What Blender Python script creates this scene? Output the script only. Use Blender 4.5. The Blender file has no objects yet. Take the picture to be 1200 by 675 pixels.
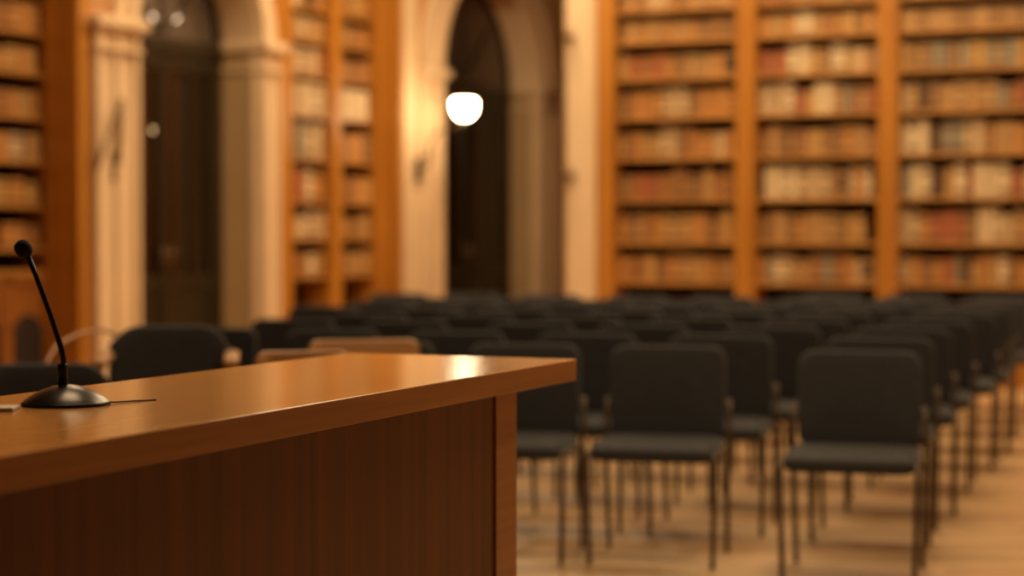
import bpy, bmesh, math, random
from mathutils import Vector, Matrix

SC = bpy.context.scene
COL = SC.collection
R = math.radians
random.seed(7)

# ------------------------------------------------------------------ camera, light, exposure
F_PX, HC = 2200.0, 1.273            # focal length in pixels of a 1200 px frame, eye height
cam = bpy.data.objects.new('camera', bpy.data.cameras.new('camera'))
COL.objects.link(cam)
cam.data.sensor_width = 36
cam.data.lens = F_PX / 1200 * 36
cam.location = (0, 0, HC)
cam.rotation_euler = (R(90 - 1.63), 0, 0)
cam.data.clip_end = 200
cam.data.dof.use_dof = True
cam.data.dof.focus_distance = 3.45
cam.data.dof.aperture_fstop = 1.95
SC.camera = cam

SC.view_settings.view_transform = 'Standard'
SC.view_settings.look = 'None'
SC.view_settings.exposure = 0.0
SC.view_settings.gamma = 1
SC.view_settings.use_curve_mapping = False
SC.cycles.use_denoising = True
SC.cycles.max_bounces = 8
SC.cycles.sample_clamp_indirect = 6

world = bpy.data.worlds.new('world')
SC.world = world
world.use_nodes = True
bg = world.node_tree.nodes['Background']
bg.inputs[0].default_value = (1.0, 0.70, 0.42, 1)
bg.inputs[1].default_value = 0.010


def area(name, loc, size, power, color=(1.0, 0.66, 0.36), target=None, size_y=None):
    l = bpy.data.lights.new(name, 'AREA')
    l.energy = power
    l.color = color
    l.size = size
    if size_y:
        l.shape = 'RECTANGLE'
        l.size_y = size_y
    o = bpy.data.objects.new(name, l)
    COL.objects.link(o)
    o.location = loc
    if target:
        o.rotation_euler = (Vector(target) - Vector(loc)).to_track_quat('-Z', 'Y').to_euler()
    return o


WARM_L = (1.0, 0.75, 0.43)
area('fill_light_front', (1.15, 5.6, 3.3), 0.7, 52, WARM_L)  # added unseen fill, set low to grade the light along the desk panel
area('hall_light_rows', (2.6, 9.0, 6.3), 2.4, 165, WARM_L)
area('hall_light_back', (1.9, 13.3, 6.3), 3.0, 290, WARM_L)
area('hall_light_left', (-2.2, 13.2, 6.3), 1.6, 138, WARM_L)
area('hall_light_shelves', (2.6, 12.6, 6.2), 2.6, 175, WARM_L, target=(3.0, 15.8, 2.2))
area('fill_light_arch', (0.15, 16.6, 5.4), 1.0, 150, WARM_L)  # added unseen fill that brightens the far arch and its reveal
area('hall_light_desk', (-0.9, 5.4, 5.4), 1.2, 72, WARM_L, target=(-0.4, 3.8, 1.0))


# ------------------------------------------------------------------ materials
def new_mat(name):
    m = bpy.data.materials.new(name)
    m.use_nodes = True
    nt = m.node_tree
    return m, nt, nt.nodes['Principled BSDF']


def wood(name, dark, light, grain=(1.5, 30, 30), rough=0.4, bump=0.05, spread=0.5, coat=0.0):
    m, nt, b = new_mat(name)
    tc = nt.nodes.new('ShaderNodeTexCoord')
    mp = nt.nodes.new('ShaderNodeMapping')
    mp.inputs['Scale'].default_value = grain
    n1 = nt.nodes.new('ShaderNodeTexNoise')
    n1.inputs['Scale'].default_value = 1.0
    n1.inputs['Detail'].default_value = 5
    n1.inputs['Distortion'].default_value = 0.6
    cr = nt.nodes.new('ShaderNodeValToRGB')
    cr.color_ramp.elements[0].position = 0.5 - spread / 2
    cr.color_ramp.elements[0].color = (*dark, 1)
    cr.color_ramp.elements[1].position = 0.5 + spread / 2
    cr.color_ramp.elements[1].color = (*light, 1)
    bp = nt.nodes.new('ShaderNodeBump')
    bp.inputs['Strength'].default_value = bump
    bp.inputs['Distance'].default_value = 0.01
    L = nt.links.new
    L(tc.outputs['Object'], mp.inputs[0])
    L(mp.outputs[0], n1.inputs['Vector'])
    L(n1.outputs['Fac'], cr.inputs[0])
    L(cr.outputs[0], b.inputs['Base Color'])
    L(n1.outputs['Fac'], bp.inputs['Height'])
    L(bp.outputs[0], b.inputs['Normal'])
    b.inputs['Roughness'].default_value = rough
    if coat:
        b.inputs['Coat Weight'].default_value = coat
        b.inputs['Coat Roughness'].default_value = 0.12
    return m


def plain(name, col, rough=0.6, var=0.12, scale=12, metal=0.0, spec=0.5):
    m, nt, b = new_mat(name)
    tc = nt.nodes.new('ShaderNodeTexCoord')
    n1 = nt.nodes.new('ShaderNodeTexNoise')
    n1.inputs['Scale'].default_value = scale
    n1.inputs['Detail'].default_value = 3
    cr = nt.nodes.new('ShaderNodeValToRGB')
    cr.color_ramp.elements[0].position = 0.3
    cr.color_ramp.elements[0].color = (*[c * (1 - var) for c in col], 1)
    cr.color_ramp.elements[1].position = 0.7
    cr.color_ramp.elements[1].color = (*[min(1, c * (1 + var)) for c in col], 1)
    L = nt.links.new
    L(tc.outputs['Object'], n1.inputs['Vector'])
    L(n1.outputs['Fac'], cr.inputs[0])
    L(cr.outputs[0], b.inputs['Base Color'])
    b.inputs['Roughness'].default_value = rough
    b.inputs['Metallic'].default_value = metal
    b.inputs['Specular IOR Level'].default_value = spec
    return m


M = {}
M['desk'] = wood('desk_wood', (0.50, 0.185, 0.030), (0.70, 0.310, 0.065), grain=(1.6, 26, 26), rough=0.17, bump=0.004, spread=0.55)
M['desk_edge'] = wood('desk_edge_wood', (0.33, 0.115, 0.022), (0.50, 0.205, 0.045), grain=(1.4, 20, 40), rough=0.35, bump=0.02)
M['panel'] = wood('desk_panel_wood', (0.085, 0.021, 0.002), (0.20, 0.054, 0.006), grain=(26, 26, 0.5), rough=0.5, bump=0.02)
M['case'] = wood('bookcase_wood', (0.33, 0.115, 0.010), (0.50, 0.202, 0.024), grain=(9, 9, 0.8), rough=0.45, bump=0.02)
M['shelf'] = wood('shelf_wood', (0.34, 0.140, 0.024), (0.48, 0.215, 0.045), grain=(0.8, 9, 9), rough=0.45, bump=0.02)
M['cupboard'] = wood('cupboard_wood_dimmed', (0.20, 0.060, 0.009), (0.34, 0.115, 0.020), grain=(9, 9, 0.8), rough=0.45)  # darker tone stands in for the weaker light on the low doors
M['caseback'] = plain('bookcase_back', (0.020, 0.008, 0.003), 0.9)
M['cream'] = plain('cream_paint', (0.70, 0.50, 0.31), 0.45, 0.04, 3)
M['tan'] = plain('tan_paint', (0.46, 0.30, 0.15), 0.6, 0.04, 3)
M['honey'] = plain('honey_paint', (0.60, 0.32, 0.12), 0.5, 0.05, 3)
M['ochre'] = plain('ochre_plaster', (0.46, 0.22, 0.085), 0.8, 0.08, 2)
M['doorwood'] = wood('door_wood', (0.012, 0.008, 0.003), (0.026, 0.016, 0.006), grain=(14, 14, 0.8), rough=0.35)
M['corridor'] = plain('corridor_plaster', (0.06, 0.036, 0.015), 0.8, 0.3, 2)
M['chair'] = plain('chair_fabric', (0.037, 0.034, 0.035), 0.9, 0.25, 90, spec=0.2)
M['chair'].node_tree.nodes['Principled BSDF'].inputs['Sheen Weight'].default_value = 0.10
M['chair'].node_tree.nodes['Principled BSDF'].inputs['Sheen Roughness'].default_value = 0.5
M['metal'] = plain('dark_metal_tube', (0.10, 0.070, 0.045), 0.5, 0.05, 5, metal=0.5, spec=0.3)
M['rubber'] = plain('black_rubber', (0.015, 0.014, 0.013), 0.7)
M['iron'] = plain('wrought_iron', (0.16, 0.09, 0.04), 0.5, 0.1, 6, metal=0.5)
M['mic'] = plain('microphone_base_paint', (0.044, 0.033, 0.025), 0.30, 0.05, 30, metal=0.6)
M['black'] = plain('black_plastic', (0.006, 0.005, 0.005), 0.45, 0.1, 30, spec=0.35)
M['foam'] = plain('foam_windscreen', (0.007, 0.0065, 0.006), 0.95, 0.3, 300)
M['white'] = plain('white_card', (0.78, 0.72, 0.64), 0.4, 0.02)
M['ceiling'] = plain('ceiling_plaster', (0.20, 0.15, 0.10), 0.9)
M['armwood'] = wood('armchair_wood', (0.36, 0.17, 0.065), (0.54, 0.28, 0.12), grain=(3, 20, 20), rough=0.35)
M['ledger'] = plain('page_block', (0.55, 0.42, 0.26), 0.9)


def emit(name, col, s):
    m, nt, b = new_mat(name)
    b.inputs['Base Color'].default_value = (*col, 1)
    b.inputs['Emission Color'].default_value = (*col, 1)
    b.inputs['Emission Strength'].default_value = s
    return m


M['globe'] = emit('lamp_glass_lit', (1.0, 0.80, 0.47), 40)
M['bulb'] = emit('bulb_lit', (1.0, 0.80, 0.52), 10)  # this glow and the next imitate lamp reflections in the door glass
M['bulb_dim'] = emit('bulb_dim', (1.0, 0.78, 0.58), 20)


def glass(name, tint, gloss):
    m = bpy.data.materials.new(name)
    m.use_nodes = True
    nt = m.node_tree
    nt.nodes.clear()
    out = nt.nodes.new('ShaderNodeOutputMaterial')
    mx = nt.nodes.new('ShaderNodeMixShader')
    t = nt.nodes.new('ShaderNodeBsdfTransparent')
    t.inputs[0].default_value = (*tint, 1)
    g = nt.nodes.new('ShaderNodeBsdfGlossy')
    g.inputs['Roughness'].default_value = 0.12
    mx.inputs[0].default_value = gloss
    nt.links.new(t.outputs[0], mx.inputs[1])
    nt.links.new(g.outputs[0], mx.inputs[2])
    nt.links.new(mx.outputs[0], out.inputs[0])
    return m


M['glass'] = glass('door_glass', (0.75, 0.66, 0.55), 0.10)
M['fanglass'] = glass('frosted_glass', (0.7, 0.66, 0.6), 0.45)
for _n in M['fanglass'].node_tree.nodes:
    if _n.type == 'BSDF_GLOSSY':
        _n.inputs['Roughness'].default_value = 0.45
        _n.inputs['Color'].default_value = (0.45, 0.42, 0.38, 1)


def floor_mat():
    m, nt, b = new_mat('parquet_floor')
    tc = nt.nodes.new('ShaderNodeTexCoord')
    br = nt.nodes.new('ShaderNodeTexBrick')
    br.inputs['Scale'].default_value = 1.0
    br.inputs['Brick Width'].default_value = 1.1
    br.inputs['Row Height'].default_value = 0.14
    br.inputs['Mortar Size'].default_value = 0.002
    br.inputs['Color1'].default_value = (0.52, 0.295, 0.135, 1)
    br.inputs['Color2'].default_value = (0.66, 0.41, 0.205, 1)
    br.inputs['Mortar'].default_value = (0.22, 0.11, 0.05, 1)
    mp = nt.nodes.new('ShaderNodeMapping')
    mp.inputs['Scale'].default_value = (1.5, 22, 1)
    n = nt.nodes.new('ShaderNodeTexNoise')
    n.inputs['Scale'].default_value = 1.0
    n.inputs['Detail'].default_value = 4
    mx = nt.nodes.new('ShaderNodeMix')
    mx.data_type = 'RGBA'
    mx.blend_type = 'MULTIPLY'
    mx.inputs[0].default_value = 0.35
    L = nt.links.new
    L(tc.outputs['Object'], br.inputs['Vector'])
    L(tc.outputs['Object'], mp.inputs[0])
    L(mp.outputs[0], n.inputs['Vector'])
    L(br.outputs['Color'], mx.inputs[6])
    L(n.outputs['Color'], mx.inputs[7])
    L(mx.outputs[2], b.inputs['Base Color'])
    b.inputs['Roughness'].default_value = 0.38
    return m


M['floor'] = floor_mat()


# ------------------------------------------------------------------ mesh helpers
class MB:
    """collects shapes in a bmesh, links them as one object"""
    def __init__(self):
        self.bm = bmesh.new()

    def box(self, x0, x1, y0, y1, z0, z1, bev=0.0, seg=2, mi=0):
        m = Matrix.Translation(((x0 + x1) / 2, (y0 + y1) / 2, (z0 + z1) / 2)) @ Matrix.Diagonal((x1 - x0, y1 - y0, z1 - z0, 1))
        r = bmesh.ops.create_cube(self.bm, size=1, matrix=m)
        vs = r['verts']
        fs = set(f for v in vs for f in v.link_faces)
        for f in fs:
            f.material_index = mi
        if bev:
            es = list(set(e for v in vs for e in v.link_edges))
            rr = bmesh.ops.bevel(self.bm, geom=es, offset=bev, segments=seg, profile=0.5, affect='EDGES')
            for f in rr['faces']:
                f.material_index = mi
        return self

    def tube(self, pts, r, n=10, caps=True, mi=0):
        pts = [Vector(p) for p in pts]
        rs = r if isinstance(r, (list, tuple)) else [r] * len(pts)
        rings = []
        up = None
        for i, p in enumerate(pts):
            if i == 0:
                d = pts[1] - p
            elif i == len(pts) - 1:
                d = p - pts[i - 1]
            else:
                d = (pts[i + 1] - p).normalized() + (p - pts[i - 1]).normalized()
            d.normalize()
            if up is None:
                up = Vector((0, 0, 1)) if abs(d.z) < 0.9 else Vector((0, 1, 0))
            a = d.cross(up).normalized()
            b = a.cross(d).normalized()
            up = b
            ring = [self.bm.verts.new(p + (a * math.cos(t) + b * math.sin(t)) * rs[i])
                    for t in [2 * math.pi * k / n for k in range(n)]]
            rings.append(ring)
        for i in range(len(rings) - 1):
            for k in range(n):
                f = self.bm.faces.new((rings[i][k], rings[i][(k + 1) % n], rings[i + 1][(k + 1) % n], rings[i + 1][k]))
                f.smooth = True
                f.material_index = mi
        if caps:
            self.bm.faces.new(rings[0]).material_index = mi
            self.bm.faces.new(rings[-1]).material_index = mi
        return self

    def lathe(self, prof, c=(0, 0, 0), n=32, mi=0):
        rings = []
        for (r, z) in prof:
            if r < 1e-5:
                rings.append([self.bm.verts.new((c[0], c[1], c[2] + z))])
            else:
                rings.append([self.bm.verts.new((c[0] + r * math.cos(2 * math.pi * k / n), c[1] + r * math.sin(2 * math.pi * k / n), c[2] + z)) for k in range(n)])
        for a, b in zip(rings, rings[1:]):
            for k in range(n):
                k2 = (k + 1) % n
                if len(a) == 1 and len(b) == 1:
                    continue
                if len(a) == 1:
                    f = self.bm.faces.new((a[0], b[k2], b[k]))
                elif len(b) == 1:
                    f = self.bm.faces.new((a[k], a[k2], b[0]))
                else:
                    f = self.bm.faces.new((a[k], a[k2], b[k2], b[k]))
                f.smooth = True
                f.material_index = mi
        return self

    def prism(self, poly, y0, y1, mi=0):
        """polygon of (x, z) pushed from y0 to y1"""
        a = [self.bm.verts.new((x, y0, z)) for x, z in poly]
        b = [self.bm.verts.new((x, y1, z)) for x, z in poly]
        n = len(poly)
        self.bm.faces.new(a).material_index = mi
        self.bm.faces.new(b[::-1]).material_index = mi
        for k in range(n):
            self.bm.faces.new((a[k], b[k], b[(k + 1) % n], a[(k + 1) % n])).material_index = mi
        return self

    def build(self, name, mats, parent=None, smooth=False):
        bmesh.ops.recalc_face_normals(self.bm, faces=self.bm.faces)
        me = bpy.data.meshes.new(name)
        self.bm.to_mesh(me)
        self.bm.free()
        for m in (mats if isinstance(mats, (list, tuple)) else [mats]):
            me.materials.append(m)
        if smooth:
            me.shade_smooth()
            me.set_sharp_from_angle(angle=R(35))
        o = bpy.data.objects.new(name, me)
        COL.objects.link(o)
        o.parent = parent
        return o


def tag(o, label=None, cat=None, group=None, kind=None):
    if label: o['label'] = label
    if cat: o['category'] = cat
    if group: o['group'] = group
    if kind: o['kind'] = kind
    return o


def empty(name, loc=(0, 0, 0), rz=0.0):
    o = bpy.data.objects.new(name, None)
    COL.objects.link(o)
    o.location = loc
    o.rotation_euler = (0, 0, rz)
    o.empty_display_size = 0.2
    return o


def place(o, loc, rz):
    o.location = loc
    o.rotation_euler = (0, 0, rz)
    return o


KIDS = {}


def copy_tree(o, parent=None):
    c = o.copy()
    COL.objects.link(c)
    c.parent = parent
    for ch in list(o.children):
        copy_tree(ch, c)
    return c


# frames of the two book walls: local x runs along the wall, local y goes into it
LEFT_O, LEFT_A = (-3.28, 14.58, 0), R(63)
BACK_O, BACK_A = (0.768, 16.90, 0), R(-23)


def on_left(o): return place(o, LEFT_O, LEFT_A)
def on_back(o): return place(o, BACK_O, BACK_A)


# ------------------------------------------------------------------ structure
mb = MB().box(-12, 12, -3, 26, -0.2, 0.0)
tag(mb.build('floor', M['floor']), kind='structure').rotation_euler = (0, 0, 0)
mb = MB().box(-9, 9, 1.0, 24, 6.6, 6.7)
tag(mb.build('ceiling', M['ceiling']), kind='structure')

SPRING, RV, TOPZ = 2.91, 0.46, 6.6
ARCHES = [(1.40, 0.87), (6.67, 1.15)]       # centre along the wall, radius


def arch_pts(cx, r, n=28):
    return [(cx - r * math.cos(math.pi * k / n), SPRING + r * math.sin(math.pi * k / n)) for k in range(n + 1)]


def arch_wall(mb, u0, u1, cx, r):
    bm = mb.bm
    mb.box(u0, cx - r, 0, RV, 0, SPRING)
    mb.box(cx + r, u1, 0, RV, 0, SPRING)
    pts = arch_pts(cx, r)
    poly = [(u0, SPRING)] + pts + [(u1, SPRING), (u1, TOPZ), (u0, TOPZ)]
    # strips above the arch
    mb.box(u0, cx - r, 0, RV, SPRING, TOPZ)
    mb.box(cx + r, u1, 0, RV, SPRING, TOPZ)
    for (a, za), (b, zb) in zip(pts, pts[1:]):
        mb.prism([(a, za), (b, zb), (b, TOPZ), (a, TOPZ)], 0, RV)


mb = MB()
arch_wall(mb, 0.0, 2.51, *ARCHES[0])
arch_wall(mb, 4.78, 9.0, *ARCHES[1])
mb.box(-6.0, 0.0, 0.85, 0.95, 0, TOPZ)          # behind the left bookcase
mb.box(-6.0, 0.0, 0, 0.85, 4.15, TOPZ)
mb.box(-6.0, -2.25, 0, 0.85, 0, 4.15)
mb.box(2.51, 4.78, 0.85, 0.95, 0, TOPZ)         # behind the middle bookcase
mb.box(2.51, 4.78, 0, 0.85, 4.15, TOPZ)
on_left(tag(mb.build('wall_left', M['ochre']), kind='structure'))

mb = MB()
mb.box(-0.3, 9.5, 0.42, 0.6, 0, TOPZ)
mb.box(-0.3, 9.5, 0.0, 0.42, 4.3, TOPZ)
mb.box(3.96, 9.5, 0.0, 0.42, 0, 4.3)
on_back(tag(mb.build('wall_back', M['ochre']), kind='structure'))
# return wall that joins the back wall to the left wall
mb = MB().prism([(0.66, 17.25), (0.84, 17.2), (1.0, 23.2), (0.80, 23.2)], 0, 1)
for v in mb.bm.verts:
    v.co = Vector((v.co.x, v.co.z, v.co.y * TOPZ))
tag(mb.build('wall_return', M['ochre']), kind='structure')
mb = MB().box(7.8, 8.0, 1.0, 16, 0, TOPZ)
tag(mb.build('wall_right', M['ochre']), kind='structure')

# corner pilaster left of the big bookcase
mb = MB()
mb.box(-0.30, -0.005, -0.03, 0.40, 0, 4.3)
mb.box(-0.265, -0.04, -0.06, 0.0, 0.5, 4.2, 0.01)
mb.box(-0.33, -0.005, -0.08, 0.40, 0, 0.4, 0.01)
on_back(tag(mb.build('trim_1', M['cream']), kind='structure'))
# wooden strip and pale edge beside the second arch
mb = MB().box(8.20, 8.60, -0.05, 0.0, 0, 4.6, 0.008)
on_left(tag(mb.build('trim_2', M['honey']), kind='structure'))


def arch_trim(idx, cx, r, wl, wr):
    mb = MB()
    # pilasters with raised mouldings, left and right of the opening
    for (a, b) in ((cx - r - wl, cx - r), (cx + r, cx + r + wr)):
        mb.box(a, b, -0.05, 0.0, 0, SPRING)
        mb.box(a, a + 0.05, -0.09, -0.04, 0.30, SPRING, 0.008)
        mb.box(b - 0.05, b, -0.09, -0.04, 0.30, SPRING, 0.008)
        w = b - a
        if w > 0.40:
            mb.box(a + w * 0.46, a + w * 0.56, -0.08, -0.04, 0.30, SPRING, 0.008)
        # plinth
        mb.box(a - 0.02, b + 0.0, -0.12, 0.0, 0, 0.30, 0.01)
        # capital: necking, cavetto, abacus
        mb.box(a - 0.02, b + 0.02, -0.11, 0.02, SPRING - 0.20, SPRING - 0.17, 0.006)
        mb.box(a - 0.02, b + 0.02, -0.11, 0.02, SPRING - 0.05, SPRING - 0.02, 0.006)
        mb.box(a - 0.05, b + 0.05, -0.15, 0.02, SPRING - 0.02, SPRING + 0.06, 0.012)
    # arch bands above
    n = 28
    for (r0, r1, y) in ((r, r + 0.10, -0.09), (r + 0.10, r + 0.24, -0.05), (r + 0.24, r + min(wl, wr), -0.10)):
        if r1 <= r0: continue
        for k in range(n):
            a0, a1 = math.pi * k / n, math.pi * (k + 1) / n
            q = [(cx - rr * math.cos(t), SPRING + 0.06 + rr * math.sin(t)) for rr, t in ((r0, a0), (r0, a1), (r1, a1), (r1, a0))]
            mb.prism(q, y, 0.0)
    on_left(tag(mb.build('trim_%d' % (idx * 2 + 3), M['cream']), kind='structure'))
    # panelled reveal lining
    mb = MB()
    for s in (-1, 1):
        x = cx + s * r
        mb.box(min(x, x - s * 0.012), max(x, x - s * 0.012), 0.0, RV, 0, SPRING, mi=0)
        mb.box(min(x, x - s * 0.03), max(x, x - s * 0.03), 0.0, 0.05, 0.1, SPRING, 0.004, mi=1)
        mb.box(min(x, x - s * 0.03), max(x, x - s * 0.03), 0.37, RV, 0.1, SPRING, 0.004, mi=1)
        mb.box(min(x, x - s * 0.05), max(x, x - s * 0.05), 0.0, RV, SPRING - 0.02, SPRING + 0.06, 0.008, mi=1)
        mb.box(min(x, x - s * 0.035), max(x, x - s * 0.035), 0.0, RV, SPRING - 0.20, SPRING - 0.17, 0.006, mi=1)
    for k in range(n):
        a0, a1 = math.pi * k / n, math.pi * (k + 1) / n
        q = [(cx - rr * math.cos(t), SPRING + 0.02 + rr * math.sin(t)) for rr, t in ((r - 0.015, a0), (r - 0.015, a1), (r + 0.001, a1), (r + 0.001, a0))]
        mb.prism(q, -0.02, RV, mi=1)
    on_left(tag(mb.build('trim_%d' % (idx * 2 + 4), [M['tan'], M['cream']]), kind='structure'))


arch_trim(0, ARCHES[0][0], ARCHES[0][1], 0.53, 0.24)
arch_trim(1, ARCHES[1][0], ARCHES[1][1], 0.45, 0.38)
mb = MB().box(4.79, 5.06, -0.03, 0.0, 0, 4.6)
on_left(tag(mb.build('trim_7', M['cream']), kind='structure'))


def double_door(idx, cx, r):
    y0, y1 = (0.36, 0.42) if idx == 0 else (0.31, 0.37)
    mb = MB()
    rr = r - 0.02
    mb.box(cx - rr, cx - rr + 0.09, y0, y1, 0, SPRING)
    mb.box(cx + rr - 0.09, cx + rr, y0, y1, 0, SPRING)
    mb.box(cx - rr, cx + rr, y0 - 0.02, y1 + 0.02, SPRING - 0.10, SPRING + 0.04, 0.008)
    n = 28
    for k in range(n):
        a0, a1 = math.pi * k / n, math.pi * (k + 1) / n
        q = [(cx - q_ * math.cos(t), SPRING + 0.04 + q_ * math.sin(t)) for q_, t in ((rr - 0.08, a0), (rr - 0.08, a1), (rr, a1), (rr, a0))]
        mb.prism(q, y0, y1)
    for t in (45, 90, 135):
        c, s = math.cos(R(t)), math.sin(R(t))
        w = 0.015
        q = [(cx + c * a - s * b, SPRING + 0.04 + s * a + c * b) for a, b in ((0.05, -w), (rr - 0.06, -w), (rr - 0.06, w), (0.05, w))]
        mb.prism(q, y0 + 0.01, y1 - 0.01)
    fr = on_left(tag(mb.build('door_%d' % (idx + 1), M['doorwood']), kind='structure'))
    # frosted fanlight
    mb = MB()
    mb.prism([(cx - (rr - 0.07), SPRING + 0.04)] + [(cx - (rr - 0.07) * math.cos(math.pi * k / n), SPRING + 0.04 + (rr - 0.07) * math.sin(math.pi * k / n)) for k in range(1, n)] + [(cx + (rr - 0.07), SPRING + 0.04)], y0 + 0.025, y0 + 0.035)
    mb.build('fanlight', M['fanglass'], fr)
    for s in (-1, 1):
        a, b = (cx - rr + 0.09, cx - 0.005) if s < 0 else (cx + 0.005, cx + rr - 0.09)
        mb = MB()
        mb.box(a, a + (0.10 if s < 0 else 0.055), y0, y1, 0.02, SPRING - 0.10, 0.005)
        mb.box(b - (0.055 if s < 0 else 0.10), b, y0, y1, 0.02, SPRING - 0.10, 0.005)
        mb.box(a + 0.05, b - 0.05, y0 + 0.001, y1 - 0.001, 0.02, 0.30, 0.005)
        mb.box(a + 0.05, b - 0.05, y0 + 0.001, y1 - 0.001, 0.80, 0.92, 0.005)
        mb.box(a + 0.05, b - 0.05, y0 + 0.001, y1 - 0.001, SPRING - 0.22, SPRING - 0.10, 0.005)
        mb.box(a + 0.05, b - 0.05, y0 + 0.02, y1 - 0.02, 0.30, 0.80)
        m_ = (a + b) / 2
        mb.box(m_ - 0.012, m_ + 0.012, y0 + 0.01, y1 - 0.01, 0.92, SPRING - 0.22)
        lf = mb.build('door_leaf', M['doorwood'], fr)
        g = MB().box(a + 0.04, b - 0.04, y0 + 0.026, y0 + 0.034, 0.91, SPRING - 0.21)
        g.build('glass_pane', M['glass'], lf)
        h = MB()
        hx = b - 0.05 if s < 0 else a + 0.05
        h.tube([(hx, y0 - 0.05, 0.98), (hx, y0 - 0.05, 1.16)], 0.01)
        h.tube([(hx, y0, 1.0), (hx, y0 - 0.05, 1.0)], 0.007)
        h.tube([(hx, y0, 1.14), (hx, y0 - 0.05, 1.14)], 0.007)
        h.build('handle', M['iron'], lf)
    # the dark corridor behind
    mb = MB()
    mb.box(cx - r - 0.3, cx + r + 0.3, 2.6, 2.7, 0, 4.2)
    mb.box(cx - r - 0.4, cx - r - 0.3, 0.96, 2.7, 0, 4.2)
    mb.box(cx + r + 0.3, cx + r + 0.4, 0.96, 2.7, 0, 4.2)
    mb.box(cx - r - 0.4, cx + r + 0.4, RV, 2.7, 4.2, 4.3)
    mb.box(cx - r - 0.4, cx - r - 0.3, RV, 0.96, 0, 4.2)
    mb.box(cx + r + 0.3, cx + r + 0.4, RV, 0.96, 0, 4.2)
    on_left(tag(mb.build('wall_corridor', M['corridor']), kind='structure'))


for i, (cx, r) in enumerate(ARCHES):
    double_door(i, cx, r)


# ------------------------------------------------------------------ wall lamps
def bowl_prof(r):
    return [(0.0, -r * 0.98), (r * 0.35, -r * 0.92), (r * 0.66, -r * 0.72), (r * 0.88, -r * 0.40), (r * 0.98, -0.02 * r),
            (r * 1.0, r * 0.30), (r * 0.97, r * 0.50), (r * 0.84, r * 0.62), (0.0, r * 0.64)]


def wall_point(u, o, z):
    c, s = math.cos(LEFT_A), math.sin(LEFT_A)
    return (LEFT_O[0] + u * c + o * s, LEFT_O[1] + u * s - o * c, z)


# lit lamp: local frame like the wall's, origin on the wall at the bracket
lamp = empty('wall_lamp', wall_point(5.02, 0.05, 1.93), LEFT_A)
tag(lamp, 'lit white glass bowl lamp on an iron bracket beside the dark arched door', 'wall lamp')
MB().box(-0.05, 0.05, -0.025, 0.0, -0.12, 0.12, 0.008).build('mounting_plate', M['iron'], lamp)
mb = MB().tube([(0, -0.02, -0.03), (0, -0.12, 0.05), (0, -0.15, 0.24), (0, -0.22, 0.37), (0, -0.38, 0.42), (0, -0.51, 0.44), (0, -0.54, 0.47), (0, -0.54, 0.505)], 0.013, 8)
mb.tube([(0, -0.02, 0.08), (0, -0.10, 0.14), (0, -0.18, 0.12)], 0.008, 8)
mb.build('bracket', M['iron'], lamp)
MB().lathe([(0.0, 0.735), (0.02, 0.73), (0.03, 0.71), (0.075, 0.70), (0.085, 0.688), (0.0, 0.688)], (0, -0.54, 0)).build('cap', M['iron'], lamp)
MB().lathe(bowl_prof(0.12), (0, -0.54, 0.612)).build('glass_bowl', M['globe'], lamp)

# unlit iron bracket on the first arch's near pilaster
br = empty('wall_bracket', wall_point(0.26, 0.05, 1.82), LEFT_A)
tag(br, 'dark iron wall bracket with a slanting arm on the pale pilaster at left', 'bracket')
MB().box(-0.05, 0.05, -0.025, 0.0, -0.13, 0.10, 0.008).build('mounting_plate', M['iron'], br)
mb = MB().tube([(0, -0.02, 0.0), (-0.01, -0.05, 0.12), (0.0, -0.06, 0.34), (0.02, -0.05, 0.52)], 0.016, 8)
mb.build('upright', M['iron'], br)
mb = MB().tube([(0.02, -0.06, 0.50), (-0.16, -0.10, 0.30), (-0.28, -0.10, 0.10), (-0.30, -0.06, -0.05)], 0.014, 8)
mb.build('arm', M['iron'], br)

# iron fittings on the corner pilaster
for (z, lab) in ((1.83, 'small dark iron fitting on the corner pilaster, lower one'), (3.07, 'small dark iron fitting on the corner pilaster, upper one')):
    c, s = math.cos(BACK_A), math.sin(BACK_A)
    x, y = -0.22, -0.062
    f = empty('wall_fitting', (BACK_O[0] + x * c - y * s, BACK_O[1] + x * s + y * c, z), BACK_A)
    tag(f, lab, 'wall fitting', 'iron fittings on the corner pilaster')
    MB().lathe([(0, 0), (0.045, 0.0), (0.05, 0.02), (0.03, 0.06), (0.012, 0.09), (0, 0.1)], (0, -0.05, -0.05), 16).build('socket', M['iron'], f)
    MB().tube([(0, 0.0, 0), (0, -0.05, -0.02)], 0.014, 8).build('stem', M['iron'], f)

# glowing globes on cords, added behind the first door as reflections in its glass
for (px, py, rr, mt, lab) in ((183, 153, 0.032, 'bulb', 'small bright round lamp reflection in the left glass door'),
                              (180, 22, 0.034, 'bulb_dim', 'dim round lamp reflection in the fanlight, left of the two'),
                              (207, 22, 0.034, 'bulb_dim', 'dim round lamp reflection in the fanlight, right of the two')):
    d = 16.3 if mt == 'bulb' else 16.9
    X, Z = (px - 600) / F_PX * d, HC + (275 - py) / F_PX * d
    l = empty('pendant_lamp', (X, d, Z))
    MB().lathe([(0, -rr), (rr * 0.7, -rr * 0.7), (rr, 0), (rr * 0.7, rr * 0.7), (0, rr)], n=16).build('globe', M[mt], l)
    MB().tube([(0, 0, rr), (0, 0, 4.2 - Z)], 0.004, 6).build('cord', M['black'], l)
    tag(l, lab, 'lamp')


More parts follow.
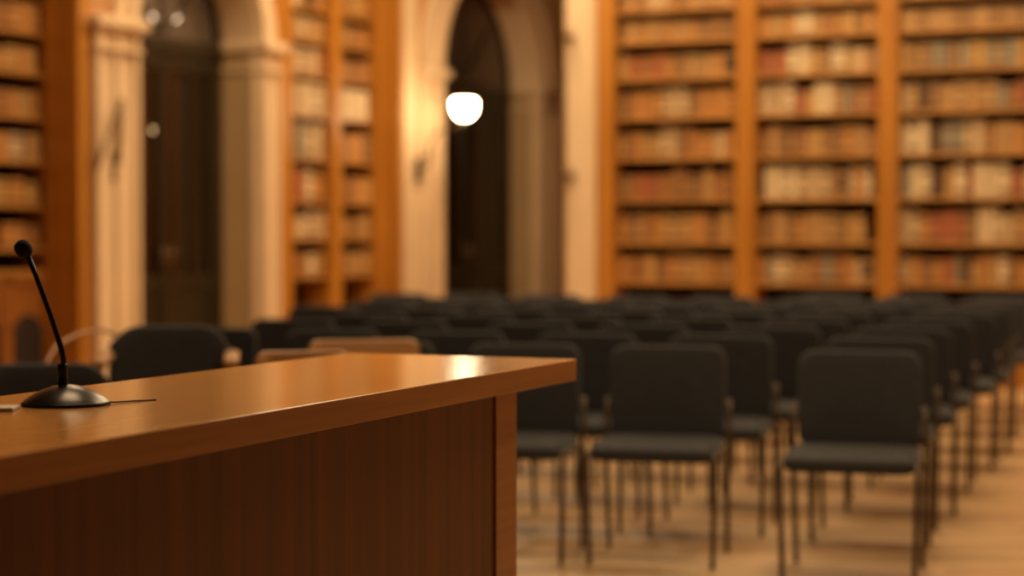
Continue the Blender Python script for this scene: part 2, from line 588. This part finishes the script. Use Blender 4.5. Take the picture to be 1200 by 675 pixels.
# ------------------------------------------------------------------ bookcases
def shelf_case(name, label, frame, x0, x1, dividers, levels, z_base, ztop, ydep0, depth, st=0.08, wing=0.0, wl=0.05, st0=None):
    """x0..x1 outer width, dividers = [(a, b)] between the bays, levels = shelf top heights"""
    root = empty(name)
    frame(root)
    tag(root, label, 'bookcase')
    y0, y1 = ydep0, ydep0 + depth
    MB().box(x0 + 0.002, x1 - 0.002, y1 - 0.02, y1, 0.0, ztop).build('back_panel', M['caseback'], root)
    edges = [(x0, x0 + (st0 or st))] + dividers + [(x1 - st, x1)]
    for (a, b) in edges:
        mb = MB().box(a, b, y0, y1 - 0.02, 0, ztop)
        mb.box(a + 0.015, b - 0.015, y0 - 0.018, y0, 0.12, ztop, 0.006)
        mb.build('stile', M['case'], root)
    if wing:
        for (a, b) in ((x0, x0 + wl), (x1 - wl, x1)):
            mb = MB().box(a, b, y0 - wing, y0, 0, ztop)
            mb.box(a - 0.0, b + 0.0, y0 - wing - 0.02, y0 - wing, 0, ztop, 0.006)
            mb.build('side_panel', M['case'], root)
    bays = [(edges[i][1], edges[i + 1][0]) for i in range(len(edges) - 1)]
    for (a, b) in bays:
        for z in levels:
            MB().box(a, b, y0 + 0.004, y1 - 0.02, z - 0.026, z, 0.003).build('shelf', M['shelf'], root)
        # cupboard below the shelves
        MB().box(a, b, y0 + 0.0, y1 - 0.02, 0.0, 0.10).build('plinth', M['case'], root)
        if z_base > 0.3:
            MB().box(a, b, y0 + 0.0, y1 - 0.02, z_base - 0.04, z_base).build('counter', M['shelf'], root)
            m_ = (a + b) / 2
            for (c, d) in ((a + 0.003, m_ - 0.003), (m_ + 0.003, b - 0.003)):
                mb = MB().box(c, d, y0 + 0.005, y0 + 0.03, 0.10, z_base - 0.045)
                w = 0.06
                mb.box(c, d, y0 - 0.012, y0 + 0.006, 0.10, 0.10 + w, 0.003)
                mb.box(c, d, y0 - 0.012, y0 + 0.006, z_base - 0.045 - w, z_base - 0.045, 0.003)
                mb.box(c, c + w, y0 - 0.012, y0 + 0.006, 0.10, z_base - 0.045, 0.003)
                mb.box(d - w, d, y0 - 0.012, y0 + 0.006, 0.10, z_base - 0.045, 0.003)
                if z_base > 0.8:
                    cc, hw = (c + d) / 2, (d - c) / 2 - 0.075
                    ap = [(cc - hw, 0.22), (cc + hw, 0.22)] + [(cc + hw * math.cos(math.pi * q / 10), 0.50 + hw * math.sin(math.pi * q / 10)) for q in range(11)]
                    mb.prism(ap, y0 - 0.002, y0 + 0.0045, mi=1)
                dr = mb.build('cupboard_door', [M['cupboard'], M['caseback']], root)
                k = (d - 0.035) if d < m_ else (c + 0.035)
                MB().lathe([(0, 0), (0.012, 0.004), (0.012, 0.016), (0, 0.02)], (k, y0 - 0.02, z_base * 0.55), 10).build('knob', M['iron'], dr)
    return root, bays


BOOK_COLS = {
    'brown': (0.28, 0.135, 0.045), 'tan': (0.42, 0.225, 0.080), 'chestnut': (0.33, 0.138, 0.040), 'ochre': (0.46, 0.25, 0.075),
    'cream': (0.62, 0.45, 0.26), 'pale beige': (0.50, 0.33, 0.17), 'red': (0.36, 0.110, 0.040), 'dark brown': (0.10, 0.048, 0.020),
    'dull grey': (0.26, 0.20, 0.125), 'orange brown': (0.46, 0.20, 0.050), 'black': (0.028, 0.022, 0.015)}
BM = {k: plain('binding_' + k.replace(' ', '_'), v, 0.55, 0.18, 30) for k, v in BOOK_COLS.items()}


def book_mesh(colname, variant):
    mb = MB()
    # local: spine faces -y, unit size 1 x 1 x 1, origin at the bottom centre of the spine
    n = 6
    pts = []
    for k in range(n + 1):
        t = math.pi * k / n
        pts.append((-0.5 * math.cos(t), 0.06 - 0.06 * math.sin(t)))
    prof = pts + [(0.5, 1.0), (0.44, 1.0), (0.44, 0.12), (-0.44, 0.12), (-0.44, 1.0), (-0.5, 1.0)]
    a = [mb.bm.verts.new((x, y, 0)) for x, y in prof]
    b = [mb.bm.verts.new((x, y, 1)) for x, y in prof]
    mb.bm.faces.new(a)
    mb.bm.faces.new(b[::-1])
    for k in range(len(prof)):
        mb.bm.faces.new((a[k], b[k], b[(k + 1) % len(prof)], a[(k + 1) % len(prof)]))
    mb.box(-0.44, 0.44, 0.10, 0.97, 0.02, 0.98, mi=1)
    for z in ([0.16, 0.38, 0.60, 0.82] if variant else [0.12, 0.74]):
        mb.box(-0.47, 0.47, -0.012, 0.05, z, z + (0.012 if variant else 0.10), mi=0 if variant else 2)
    bmesh.ops.recalc_face_normals(mb.bm, faces=mb.bm.faces)
    me = bpy.data.meshes.new('book_%s' % colname.replace(' ', '_'))
    mb.bm.to_mesh(me)
    mb.bm.free()
    for m in (BM[colname], M['ledger'], BM['dark brown' if colname not in ('dark brown', 'black') else 'tan']):
        me.materials.append(m)
    return me


BMESH = {(c, v): book_mesh(c, v) for c in BOOK_COLS for v in (0, 1)}
ORD = ['', 'first', 'second', 'third', 'fourth', 'fifth', 'sixth', 'seventh', 'eighth', 'ninth', 'tenth', 'eleventh', 'twelfth',
       'thirteenth', 'fourteenth', 'fifteenth', 'sixteenth', 'seventeenth', 'eighteenth', 'nineteenth', 'twentieth']
NBOOKS = 0
MASS_V, MASS_F, MASS_M = [], [], []


def fill_shelf(org, ang, a, b, z, clear, yfront, tmean, palette, where, tight=0.97, overrides=None, hmean=0.8, gap=None, mass=False):
    """stand books from a to b along the frame's x on the shelf top z"""
    global NBOOKS
    c, s = math.cos(ang), math.sin(ang)
    x = a + 0.006
    k = 0
    prevh = clear * hmean
    while True:
        t = tmean * random.uniform(0.65, 1.4)
        if x + t > b - 0.004:
            t = b - 0.004 - x
            if t < tmean * 0.45: break
        f = (x + t / 2 - a) / (b - a)
        if gap and gap[0] < f < gap[1]:
            x += t
            continue
        col = random.choice(palette)
        h = clear * random.uniform(hmean - 0.07, hmean + 0.07)
        if random.random() < 0.45: h = prevh
        prevh = h
        if overrides:
            for (f0, f1, oc, oh) in overrides:
                if f0 <= f <= f1:
                    col = random.choice(oc) if isinstance(oc, (list, tuple)) else oc
                    if oh: h = clear * oh
        d = min(0.24, h * 0.75)
        yy = yfront + random.uniform(0.0, 0.025)
        px, py = x + t / 2, yy
        if mass:
            m4 = Matrix.Translation((org[0] + px * c - py * s, org[1] + px * s + py * c, z + 0.0005)) @ Matrix.Rotation(ang, 4, 'Z') @ Matrix.Diagonal((t * tight, d, h, 1))
            src = BMESH[(col, random.randint(0, 1))]
            base_i = len(MASS_V)
            MASS_V.extend([m4 @ v.co for v in src.vertices])
            for f in src.polygons:
                MASS_F.append([base_i + q for q in f.vertices])
                MASS_M.append(src.materials[f.material_index].name)
            x += t
            continue
        o = bpy.data.objects.new('book', BMESH[(col, random.randint(0, 1))])
        COL.objects.link(o)
        o.location = (org[0] + px * c - py * s, org[1] + px * s + py * c, z + 0.0005)
        o.rotation_euler = (0, 0, ang)
        o.scale = (t * tight, d, h)
        k += 1
        n = ORD[k] if k < len(ORD) else 'far'
        tag(o, '%s book, %s from left, %s' % (col, n, where), 'book', 'books, %s' % where)
        NBOOKS += 1
        x += t
    return k


WARM = ['tan', 'chestnut', 'brown', 'orange brown', 'ochre', 'tan', 'orange brown', 'brown']
MIX = ['tan', 'chestnut', 'brown', 'orange brown', 'pale beige', 'red', 'dull grey', 'ochre', 'cream', 'dark brown']
PALE = ['pale beige', 'cream', 'tan', 'pale beige', 'ochre']

# the three big bays on the back wall: shelf top heights, top to bottom
BLEV = [3.27, 2.99, 2.66, 2.315, 1.955, 1.585, 1.205, 0.855, 0.50]
SHELFWORD = ['top visible', 'second', 'third', 'fourth', 'fifth', 'sixth', 'seventh', 'lowest visible']
cases = [(0.0, 1.375, 0.163, 'left', 'tall orange wood bookcase beside the pale corner pilaster'),
         (1.375, 2.615, 0.085, 'middle', 'tall orange wood bookcase in the middle of the back wall'),
         (2.615, 3.94, 0.085, 'right', 'tall orange wood bookcase at the right edge of the back wall')]
for ci, (x0, x1, st, nm, lab) in enumerate(cases):
    root = empty('bookcase')
    on_back(root)
    tag(root, lab, 'bookcase', 'orange wood bookcases along the back wall')
    D = 0.36
    a, b = x0 + st, x1 - 0.085
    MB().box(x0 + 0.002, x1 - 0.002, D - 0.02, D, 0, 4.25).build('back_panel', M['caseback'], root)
    for (p, q) in ((x0 + 0.001, a), (b, x1 - 0.001)):
        mb = MB().box(p, q, -0.02, D - 0.02, 0, 4.25)
        mb.box(p + 0.02, q - 0.012, -0.035, -0.02, 0.15, 4.2, 0.005)
        mb.build('stile', M['case'], root)
    for z in BLEV + [3.60, 3.92]:
        MB().box(a, b, 0.0, D - 0.02, z - 0.028, z, 0.003).build('shelf', M['shelf'], root)
    MB().box(a, b, 0.0, D - 0.02, 4.18, 4.25).build('top_board', M['case'], root)
    MB().box(a, b, -0.01, D - 0.02, 0.0, 0.46).build('base', M['case'], root)
    for li, z in enumerate(BLEV[:8]):
        up = ([3.60] + BLEV)[li]
        clear = up - 0.04 - z
        where = '%s shelf, %s back bookcase' % (SHELFWORD[li], nm)
        ov = None
        pal = WARM
        hm = 0.74
        tm = 0.082
        gap = None
        if ci == 0:
            ov = {0: [(0.3, 0.45, 'pale beige', None), (0.6, 0.9, 'tan', None)], 2: [(0.9, 1.0, 'black', 0.8), (0.1, 0.35, ['red', 'chestnut'], None)],
                  3: [(0.4, 0.6, 'pale beige', 0.82)], 4: [(0.33, 0.5, 'pale beige', 0.85), (0.8, 0.93, 'pale beige', None)],
                  5: [(0.2, 0.45, ['red', 'chestnut'], None)]}.get(li)
            if li in (5,): pal = ['brown', 'chestnut', 'brown', 'tan']
        elif ci == 1:
            pal = WARM if li in (1, 4, 6) else MIX
            ov = {0: [(0.0, 0.35, ['red', 'orange brown'], 0.85)], 1: [(0.3, 0.45, 'cream', 0.85)], 2: [(0.28, 0.42, 'cream', 0.9), (0.6, 0.72, 'cream', 0.85), (0.0, 0.2, 'red', 0.7)],
                  3: [(0.0, 0.28, ['pale beige', 'cream'], 0.88), (0.5, 0.62, 'cream', 0.85)], 5: [(0.08, 0.34, 'cream', 0.86), (0.38, 0.6, ['pale beige', 'cream'], 0.82)],
                  6: [(0.4, 0.65, 'tan', None)]}.get(li)
            if li in (5, 6): gap = (0.93, 1.0)
        else:
            pal = WARM if li in (1, 2) else MIX
            tm = 0.070 if li in (1, 2) else 0.082
            ov = {0: [(0.3, 0.45, 'pale beige', 0.85)], 1: [(0, 1, ['brown', 'tan', 'tan'], 0.72)], 2: [(0, 1, ['brown', 'dull grey', 'tan', 'ochre'], 0.78)],
                  3: [(0.42, 0.7, 'tan', 0.8), (0.85, 1.0, ['red', 'dark brown'], 0.8)], 4: [(0.0, 0.24, 'cream', 0.92), (0.3, 0.62, ['pale beige', 'dull grey', 'pale beige'], 0.88)],
                  5: [(0.06, 0.2, 'cream', 0.82), (0.38, 0.5, 'cream', 0.86), (0.55, 0.75, 'cream', 0.86), (0.76, 0.82, 'red', 0.8)],
                  6: [(0.0, 0.12, 'pale beige', 0.85), (0.36, 0.5, 'red', 0.78), (0.52, 0.74, 'cream', 0.9), (0.85, 1.0, ['red', 'tan'], 0.8)]}.get(li)
        fill_shelf(BACK_O, BACK_A, a, b, z, clear, 0.06, tm, pal, where, overrides=ov, hmean=hm, gap=gap, mass=li in (0, 7))

# middle bookcase, seen at a slant between the two arches
MLEV = [3.41, 3.11, 2.78, 2.40, 1.99, 1.585, 1.235, 0.88]
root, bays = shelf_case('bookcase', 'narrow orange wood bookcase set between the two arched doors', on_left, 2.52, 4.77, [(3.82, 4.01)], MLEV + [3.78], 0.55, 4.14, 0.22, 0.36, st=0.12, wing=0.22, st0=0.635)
MW = ['top visible', 'second', 'third', 'fourth', 'fifth', 'sixth', 'seventh', 'lowest visible']
for bi, (a, b) in enumerate(bays):
    nm = ['left', 'right'][bi]
    for li, z in enumerate(MLEV):
        up = ([3.78] + MLEV)[li]
        where = '%s shelf, %s half of bookcase between arches' % (MW[li], nm)
        ov = {(0, 2): [(0.0, 0.7, 'pale beige', 0.85), (0.7, 1.0, 'red', 0.9)], (0, 3): [(0, 1, ['cream', 'pale beige'], 0.9)], (0, 4): [(0, 1, ['cream', 'pale beige', 'dull grey'], 0.88)],
              (1, 3): [(0, 0.8, ['cream', 'pale beige'], 0.85), (0.8, 1, 'dark brown', 0.8)], (0, 5): [(0.1, 0.4, 'red', 0.8), (0.5, 0.8, 'cream', 0.8)],
              (0, 1): [(0, 1, ['pale beige', 'tan'], 0.8)], (0, 6): [(0.4, 1.0, 'pale beige', 0.8)]}.get((bi, li))
        fill_shelf(LEFT_O, LEFT_A, a, b, z, up - 0.035 - z, 0.255, 0.155 if bi else 0.14, WARM if bi else MIX, where, overrides=ov, hmean=0.68, mass=True)

# bookcase at the left edge of the picture
LLEV = [3.20, 2.83, 2.52, 2.18, 1.84, 1.50]
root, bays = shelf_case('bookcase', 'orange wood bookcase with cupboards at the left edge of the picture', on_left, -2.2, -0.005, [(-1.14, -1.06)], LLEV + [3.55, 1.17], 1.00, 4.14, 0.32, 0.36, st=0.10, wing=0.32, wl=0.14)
for bi, (a, b) in enumerate(bays):
    if bi == 0: continue
    for li, z in enumerate(LLEV + [1.17]):
        up = ([3.55] + LLEV)[li]
        where = '%s shelf, leftmost bookcase' % ['top', 'second', 'third', 'fourth', 'fifth', 'sixth', 'lowest'][li]
        ov = {4: [(0.55, 0.8, 'pale beige', 0.7)]}.get(li)
        fill_shelf(LEFT_O, LEFT_A, a, b, z, up - 0.035 - z, 0.365, 0.14, ['orange brown', 'tan', 'chestnut', 'orange brown', 'ochre'], where, overrides=ov, hmean=0.64,
                   gap=(0.0, 0.5) if li == 6 else None)
names = sorted(set(MASS_M))
me = bpy.data.meshes.new('books')
me.from_pydata(MASS_V, [], MASS_F)
for n_ in names:
    me.materials.append(bpy.data.materials[n_])
me.polygons.foreach_set('material_index', [names.index(n_) for n_ in MASS_M])
me.update()
mo = bpy.data.objects.new('books', me)
COL.objects.link(mo)
tag(mo, 'small brown and pale books on the narrow bookcase and the cut-off top and bottom shelves', 'books', kind='stuff')


# ------------------------------------------------------------------ audience chairs
def curved_pad(w, h, t, rc, bev, curve):
    """upright pad: width x, height z, thickness y, rounded corners, bowed backwards in the middle"""
    bm = bmesh.new()
    n = 6
    pts = []
    for (cx, cz, a0) in ((w / 2 - rc, h - rc, 0), (-w / 2 + rc, h - rc, 90), (-w / 2 + rc, rc, 180), (w / 2 - rc, rc, 270)):
        for k in range(n + 1):
            t_ = R(a0 + 90 * k / n)
            pts.append((cx + rc * math.cos(t_), cz + rc * math.sin(t_)))
    prof = [(-t / 2 + bev, 1.0), (-t / 2 + bev * 0.3, 0.7), (-t / 2, 0.0)]
    rings = []
    ins = [(t / 2, bev), (t / 2 - bev * 0.3, bev * 0.3), (t / 2 - bev, 0.0), (-t / 2 + bev, 0.0), (-t / 2 + bev * 0.3, bev * 0.3), (-t / 2, bev), (-t / 2 - bev * 0.25, bev * 3)]
    cz0 = h / 2
    for (y, i_) in ins:
        ring = []
        for (x, z) in pts:
            sx = (w / 2 - i_) / (w / 2)
            sz = (h / 2 - i_) / (h / 2)
            ring.append(bm.verts.new((x * sx, y, cz0 + (z - cz0) * sz)))
        rings.append(ring)
    N = len(pts)
    for a, b in zip(rings, rings[1:]):
        for k in range(N):
            bm.faces.new((a[k], a[(k + 1) % N], b[(k + 1) % N], b[k])).smooth = True
    bm.faces.new(rings[0])
    bm.faces.new(rings[-1])
    for v in bm.verts:
        v.co.y += -curve * (v.co.x / (w / 2)) ** 2
    mb = MB()
    mb.bm.free()
    mb.bm = bm
    return mb


def make_chair():
    root = empty('padded_chair')
    # seat: a pad laid flat
    mb = curved_pad(0.475, 0.44, 0.055, 0.06, 0.018, 0.0)
    for v in mb.bm.verts:
        x, y, z = v.co
        v.co = Vector((x, z - 0.235, 0.445 - y - (0.012 if z < 0.06 else 0)))
    mb.build('seat', M['chair'], root, smooth=True)
    mb = curved_pad(0.465, 0.37, 0.04, 0.055, 0.014, 0.03)
    for v in mb.bm.verts:
        v.co.y += 0.225 + v.co.z * 0.10
        v.co.z += 0.455
    mb.build('backrest', M['chair'], root, smooth=True)
    for s in (-1, 1):
        MB().tube([(s * 0.238, -0.19, 0.0), (s * 0.243, -0.195, 0.20), (s * 0.247, -0.195, 0.41), (s * 0.245, -0.18, 0.43), (s * 0.243, -0.15, 0.432)], 0.0105, 8).build('leg', M['metal'], root)
        MB().tube([(s * 0.240, 0.225, 0.0), (s * 0.245, 0.195, 0.25), (s * 0.250, 0.19, 0.43), (s * 0.250, 0.212, 0.55), (s * 0.247, 0.228, 0.615)], 0.0105, 8).build('leg', M['metal'], root)
        MB().tube([(s * 0.246, -0.165, 0.432), (s * 0.248, 0.19, 0.425)], 0.010, 8).build('side_rail', M['metal'], root)
    MB().tube([(-0.245, -0.05, 0.408), (0.245, -0.05, 0.408)], 0.009, 8).build('cross_bar', M['metal'], root)
    MB().tube([(-0.247, 0.226, 0.60), (-0.225, 0.285, 0.60), (0, 0.315, 0.60), (0.225, 0.285, 0.60), (0.247, 0.226, 0.60)], 0.008, 8).build('back_mount', M['metal'], root)
    return root


chair0 = make_chair()
used = False
spots = []      # (row, column from the right, x, y, turn)
rnd = random.Random(11)
row0 = [(1.275, 6.99, -16), (0.575, 7.33, -14), (0.0, 7.44, -13), (-0.60, 7.62, -13), (-1.22, 7.84, -12), (-1.58, 8.02, -8)]
for k, (x, y, a) in enumerate(row0):
    if k == 4: continue
    spots.append((0, k, x, y, a))
row1 = [(1.53, 7.90, -16), (0.87, 8.12, -15), (0.28, 8.27, -15), (-0.31, 8.42, -14), (-0.90, 8.60, -14), (-1.50, 8.80, -14)]
for k, (x, y, a) in enumerate(row1):
    spots.append((1, k, x, y, a))
for r_ in range(2, 10):
    for k in range(9):
        x = 1.235 + 0.29 * r_ - 0.60 * k + rnd.uniform(-0.03, 0.03)
        y = 7.10 + 0.81 * r_ + 0.20 * k + rnd.uniform(-0.03, 0.03)
        if y > 14.15: continue
        pxx = 600 + F_PX * x / y
        if pxx < 262 + max(0, (y - 9.5)) * 38: continue
        spots.append((r_, k, x, y, -15 + rnd.uniform(-3, 3)))
NROW = max(s[0] for s in spots)
for (r_, k, x, y, a) in spots:
    if not used:
        o = chair0
        used = True
    else:
        o = copy_tree(chair0)
    place(o, (x, y, 0), R(a))
    if r_ == 0:
        lab = ['dark padded chair at the right end of the front row, legs fully in view',
               'dark padded chair in the front row, just right of the desk corner',
               'dark padded chair in the front row, half hidden by the desk corner',
               'dark front-row chair behind the desk, under the highlight on its top',
               'dark front-row chair behind the desk, beside the wooden-backed armchair',
               'dark front-row chair behind the desk, in front of the glass door'][k]
    else:
        lab = 'dark padded chair, %s from right end of the %s row from the front' % (ORD[k + 1], ORD[r_ + 1])
    tag(o, lab, 'chair', 'dark padded audience chairs set out in rows')


# ------------------------------------------------------------------ armchairs behind the desk
def armchair(loc, ang, label, wood_back, topz, w=0.5, armz=0.67):
    root = empty('armchair', loc, R(ang))
    tag(root, label, 'armchair')
    mb = curved_pad(w * 0.92, 0.44, 0.07, 0.07, 0.02, 0.0)
    for v in mb.bm.verts:
        x, y, z = v.co
        v.co = Vector((x, z - 0.23, 0.44 - y))
    mb.build('seat', M['chair'], root, smooth=True)
    if wood_back:
        mb = curved_pad(w, 0.10, 0.03, 0.035, 0.009, 0.05)
        for v in mb.bm.verts:
            v.co.y += 0.27
            v.co.z += topz - 0.10
        mb.build('top_rail', M['armwood'], root, smooth=True)
        mb = curved_pad(w * 0.84, topz - 0.62, 0.02, 0.03, 0.006, 0.035)
        for v in mb.bm.verts:
            v.co.y += 0.262
            v.co.z += 0.52
        mb.build('backrest', M['chair'], root, smooth=True)
    else:
        mb = curved_pad(w, topz - 0.47, 0.05, 0.11, 0.016, 0.05)
        for v in mb.bm.verts:
            v.co.y += 0.25
            v.co.z += 0.47
        mb.build('backrest', M['chair'], root, smooth=True)
    for s in (-1, 1):
        mb = MB().tube([(s * (w / 2 + 0.005), -0.2, 0), (s * (w / 2 + 0.01), -0.2, 0.40), (s * (w / 2 + 0.01), -0.2, armz - 0.01)], 0.016, 10)
        mb.build('leg', M['armwood'], root)
        mb = MB().tube([(s * (w / 2 - 0.01), 0.26, 0), (s * (w / 2 - 0.01), 0.23, 0.42), (s * (w / 2 - 0.01), 0.235, topz - 0.08)], 0.016, 10)
        mb.build('leg', M['armwood'] if wood_back else M['chair'], root)
        mb = MB().box(s * (w / 2 + 0.01) - 0.028, s * (w / 2 + 0.01) + 0.028, -0.26, 0.24, armz - 0.015, armz + 0.015, 0.012, 3)
        mb.build('armrest', M['armwood'], root, smooth=True)
    MB().box(-w / 2, w / 2, -0.21, -0.18, 0.33, 0.40, 0.004).build('apron', M['armwood'], root)
    return root


def at(px, z_):     # point on the floor straight below picture column px at distance z_
    return ((px - 600) / F_PX * z_, z_, 0)


armchair(at(436, 6.70), 12, 'wooden armchair with a pale curved top rail, the one farther behind the desk', True, 0.885, 0.41)
armchair(at(366, 5.70), 14, 'narrow wooden armchair close behind the desk, its rail just over the desk top', True, 0.905, 0.30)
ac = armchair(at(196, 6.85), 8, 'dark round-backed armchair with wooden arms, in front of the glass door', False, 0.93, 0.44, 0.82)
MB().tube([(-0.19, 0.26, 0.89), (-0.25, 0.24, 0.915), (-0.33, 0.16, 0.905), (-0.40, 0.02, 0.87), (-0.43, -0.12, 0.80), (-0.40, -0.2, 0.70)], 0.0065, 10).build('bent_rail', M['armwood'], ac)
armchair(at(45, 6.0), 12, 'low dark armchair at the left edge behind the microphone', False, 0.845, 0.46)

# ------------------------------------------------------------------ desk on its platform
DA = math.atan2(0.92, 0.391)
DESK = (0.152, 4.40, 0)
PH = 0.231
dais = MB().box(-2.9, -0.30, 0.02, 1.05, 0.0, PH, 0.006).build('platform', M['panel'])
place(dais, DESK, DA)
tag(dais, 'low wooden platform that carries the desk', 'platform')

desk = empty('desk', (DESK[0], DESK[1], PH), DA)
tag(desk, 'long reddish wooden desk with a thick glossy top and dark panelled front', 'desk')
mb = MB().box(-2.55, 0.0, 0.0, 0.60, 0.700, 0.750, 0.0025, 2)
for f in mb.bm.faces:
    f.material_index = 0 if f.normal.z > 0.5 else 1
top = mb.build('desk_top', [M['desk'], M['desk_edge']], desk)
e0 = -0.29
MB().box(e0 - 0.115, e0, 0.03, 0.56, 0.0, 0.70, 0.002).build('end_panel', M['desk_edge'], desk)
MB().box(-2.50, -2.46, 0.03, 0.56, 0.0, 0.70, 0.002).build('end_panel', M['desk_edge'], desk)
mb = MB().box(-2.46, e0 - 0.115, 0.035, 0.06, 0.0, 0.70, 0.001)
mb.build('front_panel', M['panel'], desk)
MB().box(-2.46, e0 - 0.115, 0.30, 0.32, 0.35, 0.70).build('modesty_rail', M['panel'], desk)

# ------------------------------------------------------------------ microphone
TZ = PH + 0.75
mic = empty('gooseneck_microphone', (-0.765, 3.215, TZ))
tag(mic, 'black gooseneck conference microphone on a domed base on the desk', 'microphone')
mb = MB().lathe([(0.0, 0.0005), (0.0745, 0.0005), (0.0755, 0.002), (0.0755, 0.005), (0.074, 0.0065), (0.0, 0.0065)], n=64)
mb.build('base_ring', M['black'], mic)
mb = MB().lathe([(0.074, 0.0062), (0.070, 0.0095), (0.063, 0.0145), (0.052, 0.021), (0.040, 0.0268), (0.028, 0.0310), (0.018, 0.0335), (0.010, 0.0350), (0.0, 0.0355)], n=64)
mb.build('base', M['mic'], mic)
mb = MB().lathe([(0.0, 0.030), (0.0085, 0.030), (0.0085, 0.068), (0.0078, 0.0705), (0.0, 0.0705)], (-0.006, 0, 0), n=24)
mb.build('collar', M['black'], mic)


def mp(px, py, dz=0.0):     # a point of the neck in the plane through the base, from the photograph
    return Vector(((px - 600) / F_PX * 3.215 + 0.765, dz, HC + (275 - py) / F_PX * 3.215 - TZ))


neck = [mp(74, 432), mp(73.5, 421), mp(71, 408), mp(66, 392), mp(59, 370), mp(50.5, 346), mp(42, 323), mp(33.5, 301)]
MB().tube(neck, [0.0052, 0.0050, 0.0050, 0.0049, 0.0048, 0.0048, 0.0046, 0.0046], 14).build('gooseneck', M['black'], mic)
c = mp(27.5, 292)
d = (mp(27.5, 292) - mp(33.5, 301)).normalized()
mb = MB().lathe([(0, -0.0165), (0.006, -0.0158), (0.0115, -0.0115), (0.0142, -0.005), (0.0148, 0.001), (0.0135, 0.008), (0.0095, 0.0135), (0.004, 0.016), (0, 0.0164)], n=24)
rot = Vector((0, 0, 1)).rotation_difference(d).to_matrix()
for v in mb.bm.verts:
    v.co = rot @ v.co + c
mb.build('windscreen', M['foam'], mic)
MB().tube([(0.066, 0.010, 0.003), (0.085, 0.035, 0.002), (0.110, 0.060, 0.0018), (0.138, 0.085, 0.0016)], 0.0016, 8).build('cable', M['black'], mic)

# pale card at the left edge of the desk
card = MB().box(-0.06, 0.06, -0.03, 0.03, 0.0, 0.006, 0.002, 2).build('card', M['white'])
place(card, (-0.885, 3.115, TZ + 0.0002), R(4))
tag(card, 'small white card lying on the desk left of the microphone', 'card')
